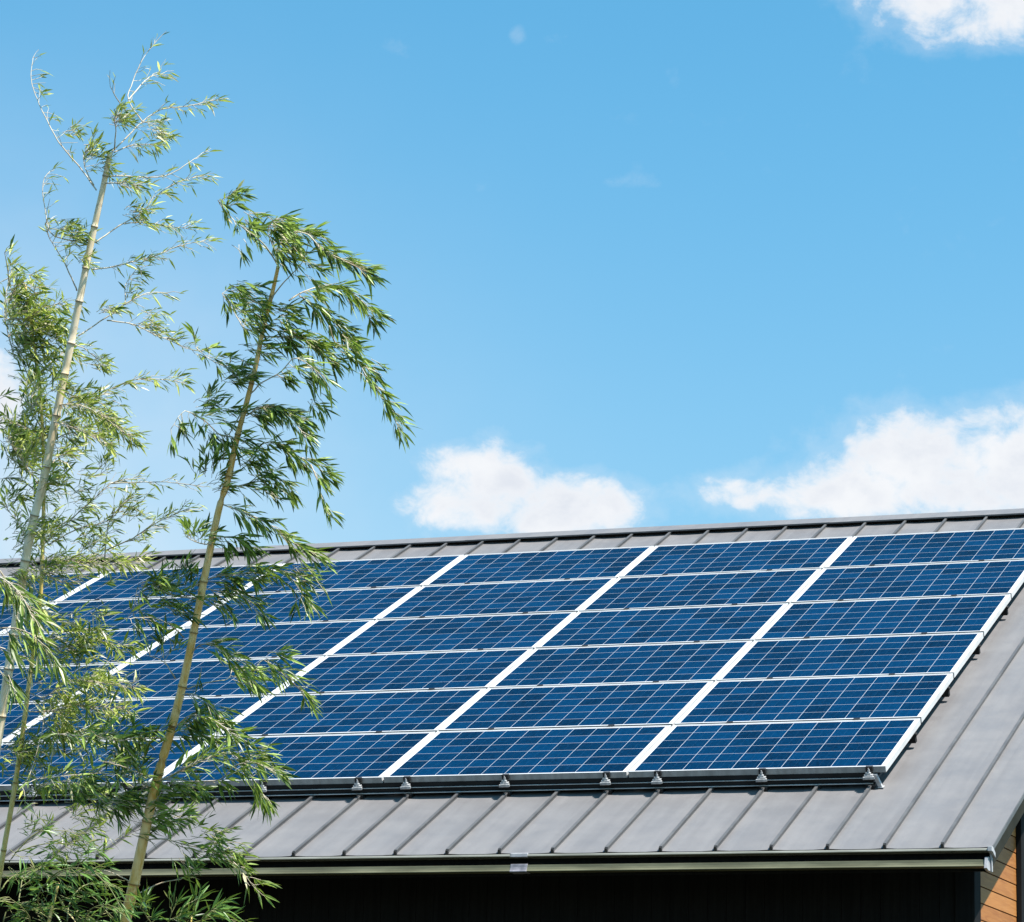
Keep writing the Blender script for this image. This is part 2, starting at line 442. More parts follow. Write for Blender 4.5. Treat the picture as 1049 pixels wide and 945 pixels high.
v0_ = uvn(0, VR - 0.10, NR + 0.001); v1_ = uvn(0, VR - 0.10, NR + hc - 0.006)
vs_.prism([(v0_.y, v0_.z), (v1_.y, v1_.z), (v1_.y + 0.2, v1_.z), (v0_.y + 0.2, v0_.z)], UL + 0.02, UR - 0.02, 0)
hbuild(vs_, 'vent_strip', [M['black']], parent=None)

# roof body: rake fascias, soffits
OV = 0.30
GX = UR - OV                                  # plane of the gable wall
FH = 0.105
def rake_board(x0, x1, name):
    f = MB()
    top = [uvn(0, VE + 0.005, NR - 0.004), uvn(0, VR + 0.03, NR - 0.004)]
    a, b = top
    f.prism([(a.y, a.z), (b.y, b.z), (b.y, b.z - FH), (a.y, a.z - FH + 0.0)], x0, x1)
    c, d = backp(0, 0, -0.004), backp(0, L, -0.004)
    f.prism([(c.y - 0.02, c.z), (d.y, d.z), (d.y, d.z - FH), (c.y - 0.02, c.z - FH)], x0, x1)
    return hbuild(f, name, [M['fascia']])
rake_board(UR - 0.024, UR - 0.001, 'rake_fascia')
rake_board(UL + 0.001, UL + 0.024, 'rake_fascia')
WALLY = -0.20
sf = MB()
def under(Yw, off):                            # underside height of the front slope at depth Y
    return Z0 + math.tan(TH) * Yw + NR / CT - off
y0 = eave.y + 0.03
sf.prism([(y0, under(y0, 0.02)), (ridge_Y, under(ridge_Y, 0.02)), (ridge_Y, under(ridge_Y, FH - 0.012)), (y0, under(y0, FH - 0.012))], UL + 0.025, UR - 0.025)
yb = 2 * (ridge_Y + 0.015) - y0
sf.prism([(ridge_Y + 0.03, under(ridge_Y, 0.02)), (yb, under(y0, 0.02)), (yb, under(y0, FH - 0.012)), (ridge_Y + 0.03, under(ridge_Y, FH - 0.012))], UL + 0.025, UR - 0.025)
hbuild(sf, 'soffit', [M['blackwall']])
fb = MB(); fb.box(UL + 0.026, UR - 0.026, eave.y + 0.012, eave.y + 0.029, eave.z - 0.135, eave.z - 0.022)
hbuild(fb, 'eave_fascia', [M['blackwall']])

# walls
def front_wall():
    w = MB()
    x = UL + OV
    top = under(WALLY, FH) - 0.0
    while x < GX - 0.10:
        x2 = min(x + 0.12, GX - 0.095)
        w.box(x, x2 - 0.0025, WALLY, WALLY + 0.05, 0, top)
        x = x2
    w.box(UL + OV, GX - 0.1, WALLY + 0.012, WALLY + 0.2, 0, top - 0.01)
    return w
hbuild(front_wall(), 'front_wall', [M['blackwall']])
ct = MB(); ct.box(GX - 0.095, GX + 0.024, WALLY - 0.012, WALLY + 0.155, 0, under(WALLY, FH) - 0.005)  # corner board, its black widened onto the gable in place of shade
hbuild(ct, 'corner_shade_trim', [M['blackwall']], bevel=0.004)

def gable(xo, sgn, name):
    """boards of a gable wall: lapped, sloping slightly, cut to the rake"""
    w = MB()
    ya, yb2 = WALLY + 0.085, 2 * (ridge_Y + 0.015) - WALLY - 0.085
    def top(y):
        yy = y if y <= ridge_Y else 2 * (ridge_Y + 0.015) - y
        return under(yy, FH) + 0.005
    H = 0.1
    z = 0.0
    ym = ridge_Y + 0.015
    ztop = top(ym)
    while z < ztop:
        zb, zt = z + 0.0035, min(z + H - 0.0035, ztop - 0.01)
        if zt <= zb: break
        def cut(zz):
            if zz <= top(ya): return ya
            return ya + (zz - top(ya)) / math.tan(TH)
        a0, a1 = cut(zb), cut(zt)
        b0, b1 = 2 * ym - a0, 2 * ym - a1
        out = xo; inn = xo - sgn * 0.02; o2 = xo - sgn * 0.002
        vs = [(out, a0, zb), (out, b0, zb), (o2, b1, zt), (o2, a1, zt), (inn, a0, zb), (inn, b0, zb), (inn, b1, zt), (inn, a1, zt)]
        fs = [(0, 1, 2, 3), (3, 2, 6, 7), (0, 4, 5, 1), (0, 3, 7, 4), (1, 5, 6, 2)]
        w.add(vs, fs, 0)
        z += H
    xi = xo - sgn * 0.013
    w.add([(xi, ya, 0), (xi, 2 * ym - ya, 0), (xi, 2 * ym - ya, top(ya)), (xi, ym, ztop), (xi, ya, top(ya))], [(0, 1, 2, 3, 4)], 1)
    return hbuild(w, name, [M['wood'], M['black']])
gable(GX, 1, 'gable_wall')
gable(UL + OV, -1, 'gable_wall')
fz = MB()  # added black board standing in for the deep shade under the rake
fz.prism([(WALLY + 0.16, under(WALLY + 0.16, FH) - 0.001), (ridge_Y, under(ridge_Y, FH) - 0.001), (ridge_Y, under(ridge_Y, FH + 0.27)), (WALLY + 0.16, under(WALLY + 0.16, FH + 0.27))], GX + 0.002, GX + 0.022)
hbuild(fz, 'rake_shade_board', [M['blackwall']], bevel=0.003)
bt = MB(); bt.box(GX + 0.001, GX + 0.035, 1.075, 1.40, 0, under(1.075, FH) - 0.002)
hbuild(bt, 'gable_trim', [M['blackwall']], bevel=0.004)
bw = MB(); bw.box(UL + OV, GX - 0.02, 2 * (ridge_Y + 0.015) - WALLY - 0.08, 2 * (ridge_Y + 0.015) - WALLY, 0, under(WALLY, FH))
hbuild(bw, 'back_wall', [M['blackwall']])

# drip flashing and gutter along the eave
ey, ez = eave.y, eave.z
dr = MB()
dr.prism([(ey - 0.012, ez - 0.030), (ey - 0.012, ez - 0.0265), (ey - 0.060, ez - 0.0125), (ey - 0.066, ez - 0.012), (ey - 0.073, ez - 0.0165), (ey - 0.076, ez - 0.024), (ey - 0.070, ez - 0.028)], UL, UR - 0.012)
dr.box(UL, UR - 0.012, ey - 0.0125, ey + 0.0115, ez - 0.032, ez - 0.0262)
gut = hbuild(dr, 'drip_flashing', [M['rim']], smooth=False)
gu = MB()
prof = [(ey - 0.0725, ez - 0.076), (ey - 0.0765, ez - 0.077), (ey - 0.080, ez - 0.092), (ey - 0.086, ez - 0.105), (ey - 0.094, ez - 0.114), (ey - 0.093, ez - 0.117),
        (ey - 0.02, ez - 0.121), (ey - 0.004, ez - 0.119), (ey - 0.004, ez - 0.08), (ey - 0.008, ez - 0.08), (ey - 0.01, ez - 0.112), (ey - 0.082, ez - 0.108), (ey - 0.0725, ez - 0.082)]
gu.prism(prof, UL - 0.01, UR - 0.03)
gut = hbuild(gu, 'gutter', [M['olive']])
def sleeve(x0, x1):
    s = MB()
    s.prism([(ey - 0.06, ez - 0.0035), (ey - 0.0745, ez - 0.007), (ey - 0.0765, ez - 0.029), (ey - 0.06, ez - 0.032)], x0, x1)
    hbuild(s, 'joint_sleeve', [M['sleeve']], bevel=0.002)
    s2 = MB()
    s2.prism([(ey - 0.068, ez - 0.070), (ey - 0.080, ez - 0.072), (ey - 0.084, ez - 0.092), (ey - 0.090, ez - 0.106), (ey - 0.0985, ez - 0.116), (ey - 0.096, ez - 0.121), (ey - 0.02, ez - 0.126), (ey - 0.02, ez - 0.122), (ey - 0.06, ez - 0.119)], x0 + 0.005, x1 + 0.002)
    hbuild(s2, 'gutter_joint', [M['sleeve2']], bevel=0.002)
sleeve(-2.035, -1.925)
s = MB(); s.prism([(ey - 0.06, ez - 0.0035), (ey - 0.0745, ez - 0.007), (ey - 0.0765, ez - 0.029), (ey - 0.06, ez - 0.032)], -5.36, -5.04)
hbuild(s, 'joint_sleeve', [M['sleeve']], bevel=0.002)
ec = MB()
ec.prism([(ey - 0.085, ez - 0.002), (ey - 0.05, ez - 0.002), (ey + 0.012, ez - 0.030), (ey + 0.012, ez - 0.060), (ey - 0.055, ez - 0.032), (ey - 0.086, ez - 0.030)], UR - 0.0115, UR + 0.014)
ec.prism([(ey - 0.08, ez - 0.064), (ey - 0.045, ez - 0.058), (ey - 0.012, ez - 0.064), (ey - 0.002, ez - 0.138), (ey - 0.06, ez - 0.138), (ey - 0.1, ez - 0.128)], UR - 0.0295, UR - 0.012)
ec.prism([(ey - 0.03, ez - 0.036), (ey + 0.012, ez - 0.06), (ey + 0.012, ez - 0.14), (ey - 0.008, ez - 0.142)], UR - 0.0115, UR - 0.002)
hbuild(ec, 'gutter_end_cap', [M['sleeve']], bevel=0.002)

# ------------------------------------------------------------------ solar array
NROW, NCOL = 6, 6
ROWS = ['bottom row of the array', 'second row from the bottom', 'third row from the bottom', 'third row from the top', 'second row from the top', 'top row of the array']
COLS = ['right-hand end column', 'second column from the right end', 'third column from the right end',
        'fourth column from the right end', 'second column from the left end', 'left-hand end column']
FR_H = 0.040
def frame_mesh():
    f = MB(); w = 0.0115
    f.box(0, PW, 0, w, -FR_H, 0); f.box(0, PW, PH - w, PH, -FR_H, 0)
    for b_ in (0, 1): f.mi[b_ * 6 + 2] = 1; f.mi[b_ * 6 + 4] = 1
    f.box(0, w, w + 0.0005, PH - w - 0.0005, -FR_H, -0.0003); f.box(PW - w, PW, w + 0.0005, PH - w - 0.0005, -FR_H, -0.0003)
    return f
root = None
for r in range(NROW):
    for c in range(NCOL):
        u = -(c + 1) * PW - c * GU
        v = r * (PH + GV)
        if root is None:
            p = empty('solar_panel', (0, 0, 0))
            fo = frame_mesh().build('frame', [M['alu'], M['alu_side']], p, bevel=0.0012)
            sh = MB(); sh.box(0.008, PW - 0.008, 0.008, PH - 0.008, -0.010, -0.0025)
            so = sh.build('cell_sheet', M['cells'], p)
            cm = []
            for xx in (0.38, 1.23):
                q = MB(); q.box(xx - 0.028, xx + 0.028, -0.0225, -0.0055, -0.03, 0.0005); q.box(xx - 0.02, xx + 0.02, -0.03, 0.004, 0.0006, 0.0046)
                cm.append(q.build('clamp', M['black'], p))
            root = (p, fo, so, *cm)
        else:
            p = root[0].copy(); COL.objects.link(p)
            for q in root[1:]:
                if r == 0 and q.name.startswith('clamp'): continue
                k = q.copy(); COL.objects.link(k); k.parent = p
        p.location = uvn(u, v, random.uniform(-0.0008, 0.0008)); p.rotation_euler = (TH + random.uniform(-0.0008, 0.0008), random.uniform(-0.0006, 0.0006), 0)
        tag(p, 'blue white-framed solar panel, %s, %s' % (ROWS[r], COLS[c]), 'solar panel', 'solar panels on the roof')

for q in root[3:]:                            # the bottom row is held by the clamps of the front rail instead
    bpy.data.objects.remove(q)

# mounting rails, one showing below the bottom row with its clamps
RL = -NCOL * PW - (NCOL - 1) * GU
def rail_mesh(x1):
    m = MB()
    m.box(RL - 0.02, x1, -0.016, 0.018, -0.104, -0.0415)
    m.box(RL - 0.02, x1, -0.024, -0.0165, -0.0735, -0.0705, 1)      # upper lip
    m.box(RL - 0.02, x1, -0.026, -0.0165, -0.1085, -0.1045, 1)      # lower lip
    return m
rail_front = empty('mounting_rail', uvn(0, 0.012, 0), (TH, 0, 0))
rail_mesh(-0.085).build('rail', [M['rail'], M['raillip']], rail_front)
tag(rail_front, 'dark metal mounting rail with silver clamps along the lower edge of the panels', 'mounting rail', 'rails carrying the panels')
cl0 = None
for k in (0, 2, 4, 5, 7, 9, 10, 12, 14, 15, 17, 19, 20, 22, 24, 25, 27):
    u = RIB0 - RIBP * k
    if cl0 is None:
        c = MB()
        c.box(-0.022, 0.022, -0.019, 0.004, -0.028, 0.003, 1)                       # black clip on the frame
        c.box(-0.028, 0.024, -0.046, -0.0195, -0.050, -0.041, 0)                    # stepped bracket
        c.box(-0.020, 0.012, -0.040, -0.0195, -0.040, -0.029, 0)
        c.box(-0.034, 0.030, -0.060, -0.0305, -0.067, -0.051, 0)
        c.box(-0.018, 0.040, -0.068, -0.0605, -0.062, -0.046, 0)
        c.box(-0.024, 0.024, -0.034, 0.03, -0.140, -0.110, 1)                       # seam block
        ob = c.build('clamp', [M['galv'], M['black']], rail_front, bevel=0.0015)
        b = MB()
        b.tube([Vector((0.0, -0.030, -0.030)), Vector((0.0, -0.030, -0.012))], [0.0075, 0.0075], 6)
        b.tube([Vector((0.0, -0.030, -0.016)), Vector((0.0, -0.030, -0.002))], [0.004, 0.004], 6)
        bo = b.build('bolt', M['galv'], ob)
        cl0 = (ob, bo)
        # the rail's open end, a slanting silver leg beside the last clamp
        e = MB()
        e.add([(-0.084, -0.030, -0.048), (-0.058, -0.030, -0.048), (-0.030, -0.030, -0.128), (-0.056, -0.030, -0.128),
               (-0.084, -0.006, -0.048), (-0.058, -0.006, -0.048), (-0.030, -0.006, -0.128), (-0.056, -0.006, -0.128)],
              [(3, 2, 1, 0), (4, 5, 6, 7), (0, 1, 5, 4), (1, 2, 6, 5), (2, 3, 7, 6), (3, 0, 4, 7)])
        e.box(-0.058, -0.022, -0.034, 0.004, -0.134, -0.1285)
        e.build('end_bracket', M['galv'], rail_front, bevel=0.0015)
    else:
        ob = cl0[0].copy(); COL.objects.link(ob); ob.parent = rail_front
        bo = cl0[1].copy(); COL.objects.link(bo); bo.parent = ob
    ob.location = (u, -0.014, 0)
RN = ['lowest of the rails ending at the right edge of the panels', 'second lowest of the rails ending at the right panel edge',
      'rail ending at the right edge, beside the third row up', 'rail ending at the right edge, beside the third row down',
      'rail ending at the right edge, beside the second row down', 'rail ending at the right edge, beside the top row']
rm = None
for k in range(6):
    if rm is None:
        m = MB(); m.box(RL - 0.02, 0.004, -0.02, 0.02, -0.105, -0.0415); m.box(-0.03, 0.012, -0.017, 0.017, -0.062, -0.045)
        ro = m.build('mounting_rail', M['rail'], bevel=0.001); rm = ro
    else:
        ro = rm.copy(); COL.objects.link(ro)
    ro.location = uvn(0, 0.81 + (PH + GV) * k, 0); ro.rotation_euler = (TH, 0, 0)
    tag(ro, 'grey metal ' + RN[k], 'mounting rail', 'rails carrying the panels')

# ------------------------------------------------------------------ bamboo
UPV = -RD
def smooth_pts(pts, step):
    """Catmull-Rom through the points"""
    out = []
    n = len(pts)
    for i in range(n - 1):
        p0, p1, p2, p3 = pts[max(i - 1, 0)], pts[i], pts[i + 1], pts[min(i + 2, n - 1)]
        k = max(2, int((p2 - p1).length / step))
        for j in range(k):
            t = j / k; t2 = t * t; t3 = t2 * t
            out.append(0.5 * ((2 * p1) + (-p0 + p2) * t + (2 * p0 - 5 * p1 + 4 * p2 - p3) * t2 + (-p0 + 3 * p1 - 3 * p2 + p3) * t3))
    out.append(pts[-1].copy())
    return out

def rnd_dir():
    while True:
        v = Vector((random.uniform(-1, 1), random.uniform(-1, 1), random.uniform(-1, 1)))
        if 0.05 < v.length < 1: return v.normalized()

def add_leaf(mb, base, d, length, width, tone):
    d = d.normalized()
    side = d.cross(rnd_dir() + Vector((0, 0, 0.9)))
    if side.length < 1e-3: return
    side.normalize(); nor = side.cross(d)
    bend = random.uniform(0.02, 0.2) * length
    w = width * 0.5
    m = base + d * length * 0.38 - Vector((0, 0, 1)) * bend * 0.15
    m2 = base + d * length * 0.72 - Vector((0, 0, 1)) * bend * 0.5
    tip = base + d * length - Vector((0, 0, 1)) * bend
    fold = nor * w * 0.35
    vs = [base, m - side * w + fold, m, m + side * w + fold, m2 - side * w * 0.62 + fold * 0.6, m2, m2 + side * w * 0.62 + fold * 0.6, tip]
    mb.add(vs, [(0, 2, 1), (0, 3, 2), (1, 2, 5, 4), (2, 3, 6, 5), (4, 5, 7), (5, 6, 7)], 0, tone)

class Bamboo:
    def __init__(s, label, depth, culm_px, radii_px, nodes, matc, matl, group='bamboo stems in front of the house', name='bamboo', base=True, leaf=(0.05, 0.085), wfac=0.13):
        s.dk = 1.3; s.loose = 1.0; s.tb0 = 0.0; s.mt = M['twig']; s.depth = depth; s.matl = matl; s.leaf = leaf; s.wfac = wfac
        pts = [at(x, y, depth) for x, y in culm_px]
        rad = [0.84 * r * depth / FPX for r in radii_px]
        if base:
            a, b = pts[-2], pts[-1]
            d = (b - a).normalized(); d = (d + Vector((0, 0, -2.0))).normalized()
            k = (b.z + 0.05) / -d.z
            d0 = (b - a).normalized(); n_ = 16; q = b.copy(); r0_ = rad[-1]
            step = (b.z + 0.05) / n_
            for i_ in range(n_):
                f_ = min(1, (i_ + 1) / 10)
                dd = d0.lerp(Vector((0, 0, -1)), f_ * 0.9).normalized()
                q = q + dd * (step / -dd.z); pts.append(q.copy()); rad.append(r0_ * (1 + 0.2 * i_ / n_))
        s.root = empty(name, pts[-1] + Vector((0, 0, 0.05)) if base else pts[-1])
        tag(s.root, label, 'bamboo', group)
        s.o = Vector(s.root.location)
        # culm with raised, darker joints
        dense = smooth_pts(pts, 0.03)
        cum = [0]
        for a, b in zip(dense[:-1], dense[1:]): cum.append(cum[-1] + (b - a).length)
        pc = [0]
        for a, b in zip(pts[:-1], pts[1:]): pc.append(pc[-1] + (b - a).length)
        def rat(t):
            q = t / cum[-1] * pc[-1]
            for i in range(len(pc) - 1):
                if q <= pc[i + 1]: return rad[i] + (rad[i + 1] - rad[i]) * (q - pc[i]) / max(1e-6, pc[i + 1] - pc[i])
            return rad[-1]
        if matc is not None:
            P, R, T = [], [], []
            nx = nodes * 0.6; i = 0
            marks = []
            while nx < cum[-1]: marks.append(nx); nx += nodes * random.uniform(0.75, 1.3)
            def pos(t):
                for i in range(len(cum) - 1):
                    if t <= cum[i + 1]: return dense[i].lerp(dense[i + 1], (t - cum[i]) / max(1e-6, cum[i + 1] - cum[i]))
                return dense[-1]
            ev = [(t, 1.0, 0.0) for t in cum]
            for mk in marks:
                ev = [e for e in ev if abs(e[0] - mk) > 0.014]
                ev += [(mk - 0.008, 1.0, 0.0), (mk - 0.003, 1.14, 0.2), (mk - 0.0005, 1.2, 0.7), (mk + 0.002, 1.12, 0.6), (mk + 0.006, 0.99, 0.1), (mk + 0.013, 1.0, 0)]
            ev.sort()
            for t, k, tn in ev:
                t = min(max(t, 0), cum[-1]); P.append(pos(t)); R.append(rat(t) * k); T.append(tn)
            m = MB(); m.tube(P, R, 12, 0, T)
            m.build('culm', matc, s.root, s.o, smooth=True, tone=True)
            s.marks = [pos(t) for t in marks]
        s.leafmb = MB(); s.tw = MB()
        s.nb = 0
    def wind(s, ang, back=0.0):
        a = math.radians(ang)
        return (RX * math.cos(a) + UPV * math.sin(a) + RF * back).normalized()
    def sprig(s, p, d, n, spread, scale=1.0, tbias=0.0):
        """a tuft: fine twig with a fan of leaves near its end"""
        L = random.uniform(0.03, 0.075) * scale
        q = p + d * L * 0.5 + rnd_dir() * 0.006; e = p + d * L
        s.tw.tube([p, q, e], [0.0012, 0.001, 0.0007], 4, cap=False)
        for i in range(n):
            f = random.uniform(0.25, 1.0)
            b = p.lerp(e, f)
            ld = (d + rnd_dir() * spread * s.loose + Vector((0, 0, -0.12))).normalized()
            ln = random.uniform(*s.leaf) * scale * random.choice((0.6, 0.8, 0.95, 1.05, 1.25))
            tn = random.gauss(0.16, 0.12) if random.random() < 0.42 else random.gauss(0.64, 0.19)  # random tone; the dark share stands in for shade inside the clumps
            tn = min(1, max(0, tn + tbias + s.tb0))
            if tn > 0.84 and random.random() < 0.35: tn = 0.7
            add_leaf(s.leafmb, b, ld, ln, ln * s.wfac * random.uniform(0.8, 1.2), tn)
    def branch(s, px, ang, dens=1.0, start=0.2, spread=0.42, r=0.0023, n=(3, 6), dz=None, scale=1.0, tb=0.0, part=True, dz0=0.0, vis=1.0):
        """a limb through the given points; leaves stream towards ang (degrees, seen from the path)"""
        dz = random.uniform(-0.35, 0.35) if dz is None else dz
        k = len(px) - 1
        pts = [at(x, y, s.depth + dz0 + dz * i / max(1, k)) for i, (x, y) in enumerate(px)]
        P = smooth_pts(pts, 0.02)
        N = len(P)
        P = [p + rnd_dir() * 0.0012 for p in P]
        m = MB(); m.tube(P, [r * (1 - 0.75 * i / (N - 1)) + 0.0006 for i in range(N)], 5)
        if part: m.build('branch', s.mt, s.root, s.o, smooth=True)
        w = s.wind(ang)
        for i in range(N):
            f = i / (N - 1)
            if f < start: continue
            cnt = dens * s.dk
            while random.random() < cnt:
                cnt -= 1
                tan = (P[min(i + 1, N - 1)] - P[max(i - 1, 0)]).normalized()
                d = (w * 1.1 + tan * 0.45 + rnd_dir() * 0.8 * s.loose ** 0.5).normalized()
                s.sprig(P[i], d, random.randint(*n), spread, scale, tb)
        d = (w * 0.6 + (P[-1] - P[-3]).normalized()).normalized()
        s.sprig(P[-1], d, random.randint(*n), spread * 0.8, scale, tb)
    def tuft(s, x, y, ang, k=5, rad=10, spread=0.45, n=(3, 6), scale=1.0, tb=0.0):
        """a bunch of sprigs round one joint"""
        for i in range(int(k * s.dk * 0.85 + 0.5)):
            p = at(x + random.gauss(0, rad * 0.5), y + random.gauss(0, rad * 0.5), s.depth + random.gauss(0, rad * 0.6 * s.depth / FPX))
            s.sprig(p, (s.wind(ang) + rnd_dir() * 0.55).normalized(), random.randint(*n), spread, scale, tb)
    def finish(s):
        if s.tw.v: s.tw.build('twigs', s.mt, s.root, s.o)
        s.leafmb.build('foliage', s.matl, s.root, s.o, tone=True)

def crop(ox, oy, k):
    return lambda *pts: [(ox + x / k, oy + y / k) for x, y in pts]

# --- tall pale culm on the left, cut off at its top
A = Bamboo('tall pale cream bamboo with a cut top, thin leaves blowing right, far left', 12.4,
           [(113, 156), (105, 195), (94, 245), (83, 300), (73, 350), (63, 400), (53, 450), (43, 500), (35, 530), (26, 575), (16, 640), (6, 705), (-6, 780), (-16, 850), (-26, 930)],
           [3.3, 3.6, 4.1, 4.4, 4.7, 4.9, 5.0, 5.1, 5.2, 5.4, 5.6, 5.8, 6, 6, 6.2], 0.155, M['culm_a'], M['leaf_a'], leaf=(0.03, 0.055), wfac=0.15)
c1 = crop(0, 0, 2.363); c4 = crop(0, 20, 4.109); c5 = crop(0, 230, 4.109); c6 = crop(0, 420, 4.109)
A.dk = 2.9; A.loose = 1.7; A.tb0 = 0.1
A.branch(c4((405, 720), (350, 640), (250, 520), (190, 410), (150, 320), (130, 240), (140, 160)), 20, 0.32, 0.25, n=(1, 3))
A.branch(c4((395, 700), (355, 620), (350, 570)), 40, 0.9, 0.5, n=(2, 4)); A.tuft(*c4((285, 480))[0], 15, 4, 7); A.tuft(*c4((375, 560))[0], 30, 7, 8); A.tuft(*c4((420, 610))[0], -10, 4, 6)
A.branch(c4((470, 560), (530, 500), (600, 430), (680, 380), (790, 365), (900, 340)), 8, 0.55, 0.3, n=(2, 4))
A.branch(c4((480, 550), (487, 470), (480, 420)), 60, 0.8, 0.6, n=(2, 4)); A.tuft(*c4((490, 415))[0], 20, 9, 9)
A.branch(c4((600, 430), (540, 340), (560, 260), (600, 170), (660, 90)), 35, 0.3, 0.2, n=(1, 3), r=0.002)
A.branch(c4((530, 385), (490, 330), (465, 285)), 60, 0.15, 0.5, n=(1, 2), r=0.002)
A.branch(c4((540, 340), (620, 250), (680, 230)), 12, 0.35, 0.3, n=(1, 3), r=0.002)
A.tuft(*c4((650, 470))[0], 5, 8, 9); A.branch(c4((480, 560), (560, 530), (650, 525)), -5, 0.7, 0.3, n=(2, 4))
A.branch(c4((440, 660), (530, 660), (640, 665), (720, 650), (800, 600), (850, 565)), 15, 0.22, 0.1, n=(1, 3), r=0.0022)
A.branch(c4((440, 690), (500, 690), (570, 700)), 5, 0.9, 0.3, n=(2, 4))
A.branch(c4((400, 940), (500, 870), (600, 810), (660, 740), (740, 690), (840, 660)), 15, 0.5, 0.35, n=(2, 4))
A.branch(c4((520, 860), (600, 855), (700, 870), (790, 880)), 3, 0.5, 0.2, n=(2, 4), r=0.002); A.tuft(*c4((545, 820))[0], 5, 7, 9)
A.branch(c4((400, 930), (300, 930), (215, 900), (190, 800), (180, 690), (210, 640)), 20, 0.28, 0.3, n=(1, 3), r=0.0025)
A.branch(c5((325, 280), (270, 160), (210, 60), (190, 0)), 15, 0.8, 0.3, n=(2, 4)); A.tuft(*c5((300, 70))[0], 10, 9, 12); A.tuft(*c5((340, 150))[0], 5, 4, 6); A.tuft(*c5((250, 20))[0], 15, 6, 9)
A.branch(c5((385, 190), (470, 180), (550, 160), (640, 135), (760, 90), (850, 70)), 10, 0.42, 0.15, n=(2, 4))
A.branch(c5((330, 470), (420, 410), (520, 340), (530, 250), (600, 160)), 15, 0.5, 0.35, n=(2, 4))
A.branch(c5((520, 340), (620, 290), (700, 290)), 3, 0.45, 0.2, n=(2, 3), r=0.002)
A.branch(c5((450, 405), (560, 420), (640, 460), (740, 500), (810, 530)), 12, 0.6, 0.2, n=(2, 4), r=0.0022); A.tuft(*c5((600, 400))[0], 0, 6, 9); A.tuft(*c5((430, 350))[0], 20, 4, 8)
A.branch(c5((290, 500), (350, 520), (400, 560)), -5, 0.7, 0.3, n=(2, 4)); A.tuft(*c5((390, 590))[0], 20, 5, 9)
A.branch(c5((250, 700), (380, 740), (470, 690), (590, 650), (740, 660)), 5, 0.65, 0.2, n=(2, 4))
A.branch(c5((240, 760), (330, 760), (420, 800), (540, 890)), -12, 1.5, 0.1, n=(3, 5)); A.tuft(*c5((310, 740))[0], 10, 12, 14); A.tuft(*c5((420, 820))[0], -5, 10, 14)
A.branch(c5((220, 830), (320, 860), (440, 920)), 0, 1.0, 0.1, n=(3, 5)); A.tuft(*c5((230, 700))[0], 20, 7, 12); A.tuft(*c5((150, 720))[0], 60, 6, 14)
A.branch(c6((190, 160), (260, 110), (360, 90), (450, 130)), -5, 0.8, 0.2, n=(2, 4))
A.branch(c6((180, 300), (240, 200), (300, 170)), 25, 0.9, 0.2, n=(2, 4)); A.tuft(*c6((190, 320))[0], 15, 12, 13); A.tuft(*c6((110, 200))[0], 50, 8, 15)
A.branch(c6((190, 560), (290, 470), (390, 380), (470, 310), (560, 290)), 20, 0.65, 0.25, n=(2, 4))
A.branch(c6((470, 310), (580, 305), (700, 305), (830, 320)), 5, 0.35, 0.2, n=(1, 3), r=0.002)
A.tuft(*c6((430, 250))[0], 60, 5, 9); A.tuft(*c6((310, 380))[0], 10, 6, 12)
A.branch(c6((200, 570), (330, 500), (450, 470), (520, 400)), 30, 0.6, 0.3, n=(2, 4))
A.branch(c6((440, 630), (450, 520), (470, 450), (550, 370)), 35, 0.6, 0.2, n=(2, 4), r=0.0025)
A.branch(c6((450, 590), (560, 540), (650, 480), (780, 420)), 15, 0.85, 0.2, n=(2, 4)); A.tuft(*c6((560, 450))[0], 40, 7, 12); A.tuft(*c6((350, 570))[0], 50, 8, 12)
A.branch(c6((120, 560), (80, 480), (30, 420)), 80, 0.9, 0.2, n=(3, 5)); A.tuft(*c6((110, 520))[0], 40, 12, 14); A.tuft(*c6((190, 530))[0], 30, 9, 12)
A.branch(c6((120, 680), (220, 640), (340, 640), (460, 650), (580, 640)), 4, 0.95, 0.1, n=(3, 5)); A.tuft(*c6((190, 660))[0], 5, 9, 12)
A.branch(c6((130, 640), (240, 720), (330, 700)), 0, 0.8, 0.2, n=(2, 4)); A.tuft(*c6((60, 700))[0], -10, 8, 14)
A.finish()

# --- right culm with full dark foliage swept to the right
Rr = Bamboo('yellow bamboo with dense dark green leaves swept right, rightmost in front of panels', 12.0,
            [(285, 273), (279, 300), (270, 335), (262, 375), (252, 415), (243, 448), (234, 490), (226, 515), (217, 555), (207, 605), (198, 650), (188, 698), (177, 742), (165, 783), (156, 818), (150, 846), (144.5, 871), (138, 902), (132.5, 926), (127.5, 946)],
            [2.2, 2.5, 2.7, 3.0, 3.3, 3.6, 3.9, 4.1, 4.4, 4.6, 4.8, 5.0, 5.3, 5.6, 5.9, 6.2, 6.4, 6.7, 7.0, 7.2], 0.19, M['culm_r'], M['leaf_r'], leaf=(0.043, 0.07), wfac=0.15)
c7 = crop(200, 180, 3.634); c8 = crop(170, 360, 3.78); c9 = crop(130, 560, 4.725); ca = crop(0, 640, 4.725); cb = crop(100, 740, 4.61)
K = dict(n=(4, 7), spread=0.38)
Rr.dk = 1.75; Rr.loose = 1.25
Rr.branch(c7((310, 340), (250, 250), (160, 180), (105, 125), (85, 92)), -25, 0.7, 0.3, **K)
Rr.tuft(*c7((120, 85))[0], 15, 7, 8); Rr.tuft(*c7((190, 150))[0], -25, 7, 9); Rr.tuft(*c7((180, 260))[0], -55, 3, 8, n=(2, 3)); Rr.tuft(*c7((190, 190))[0], -30, 6, 9)
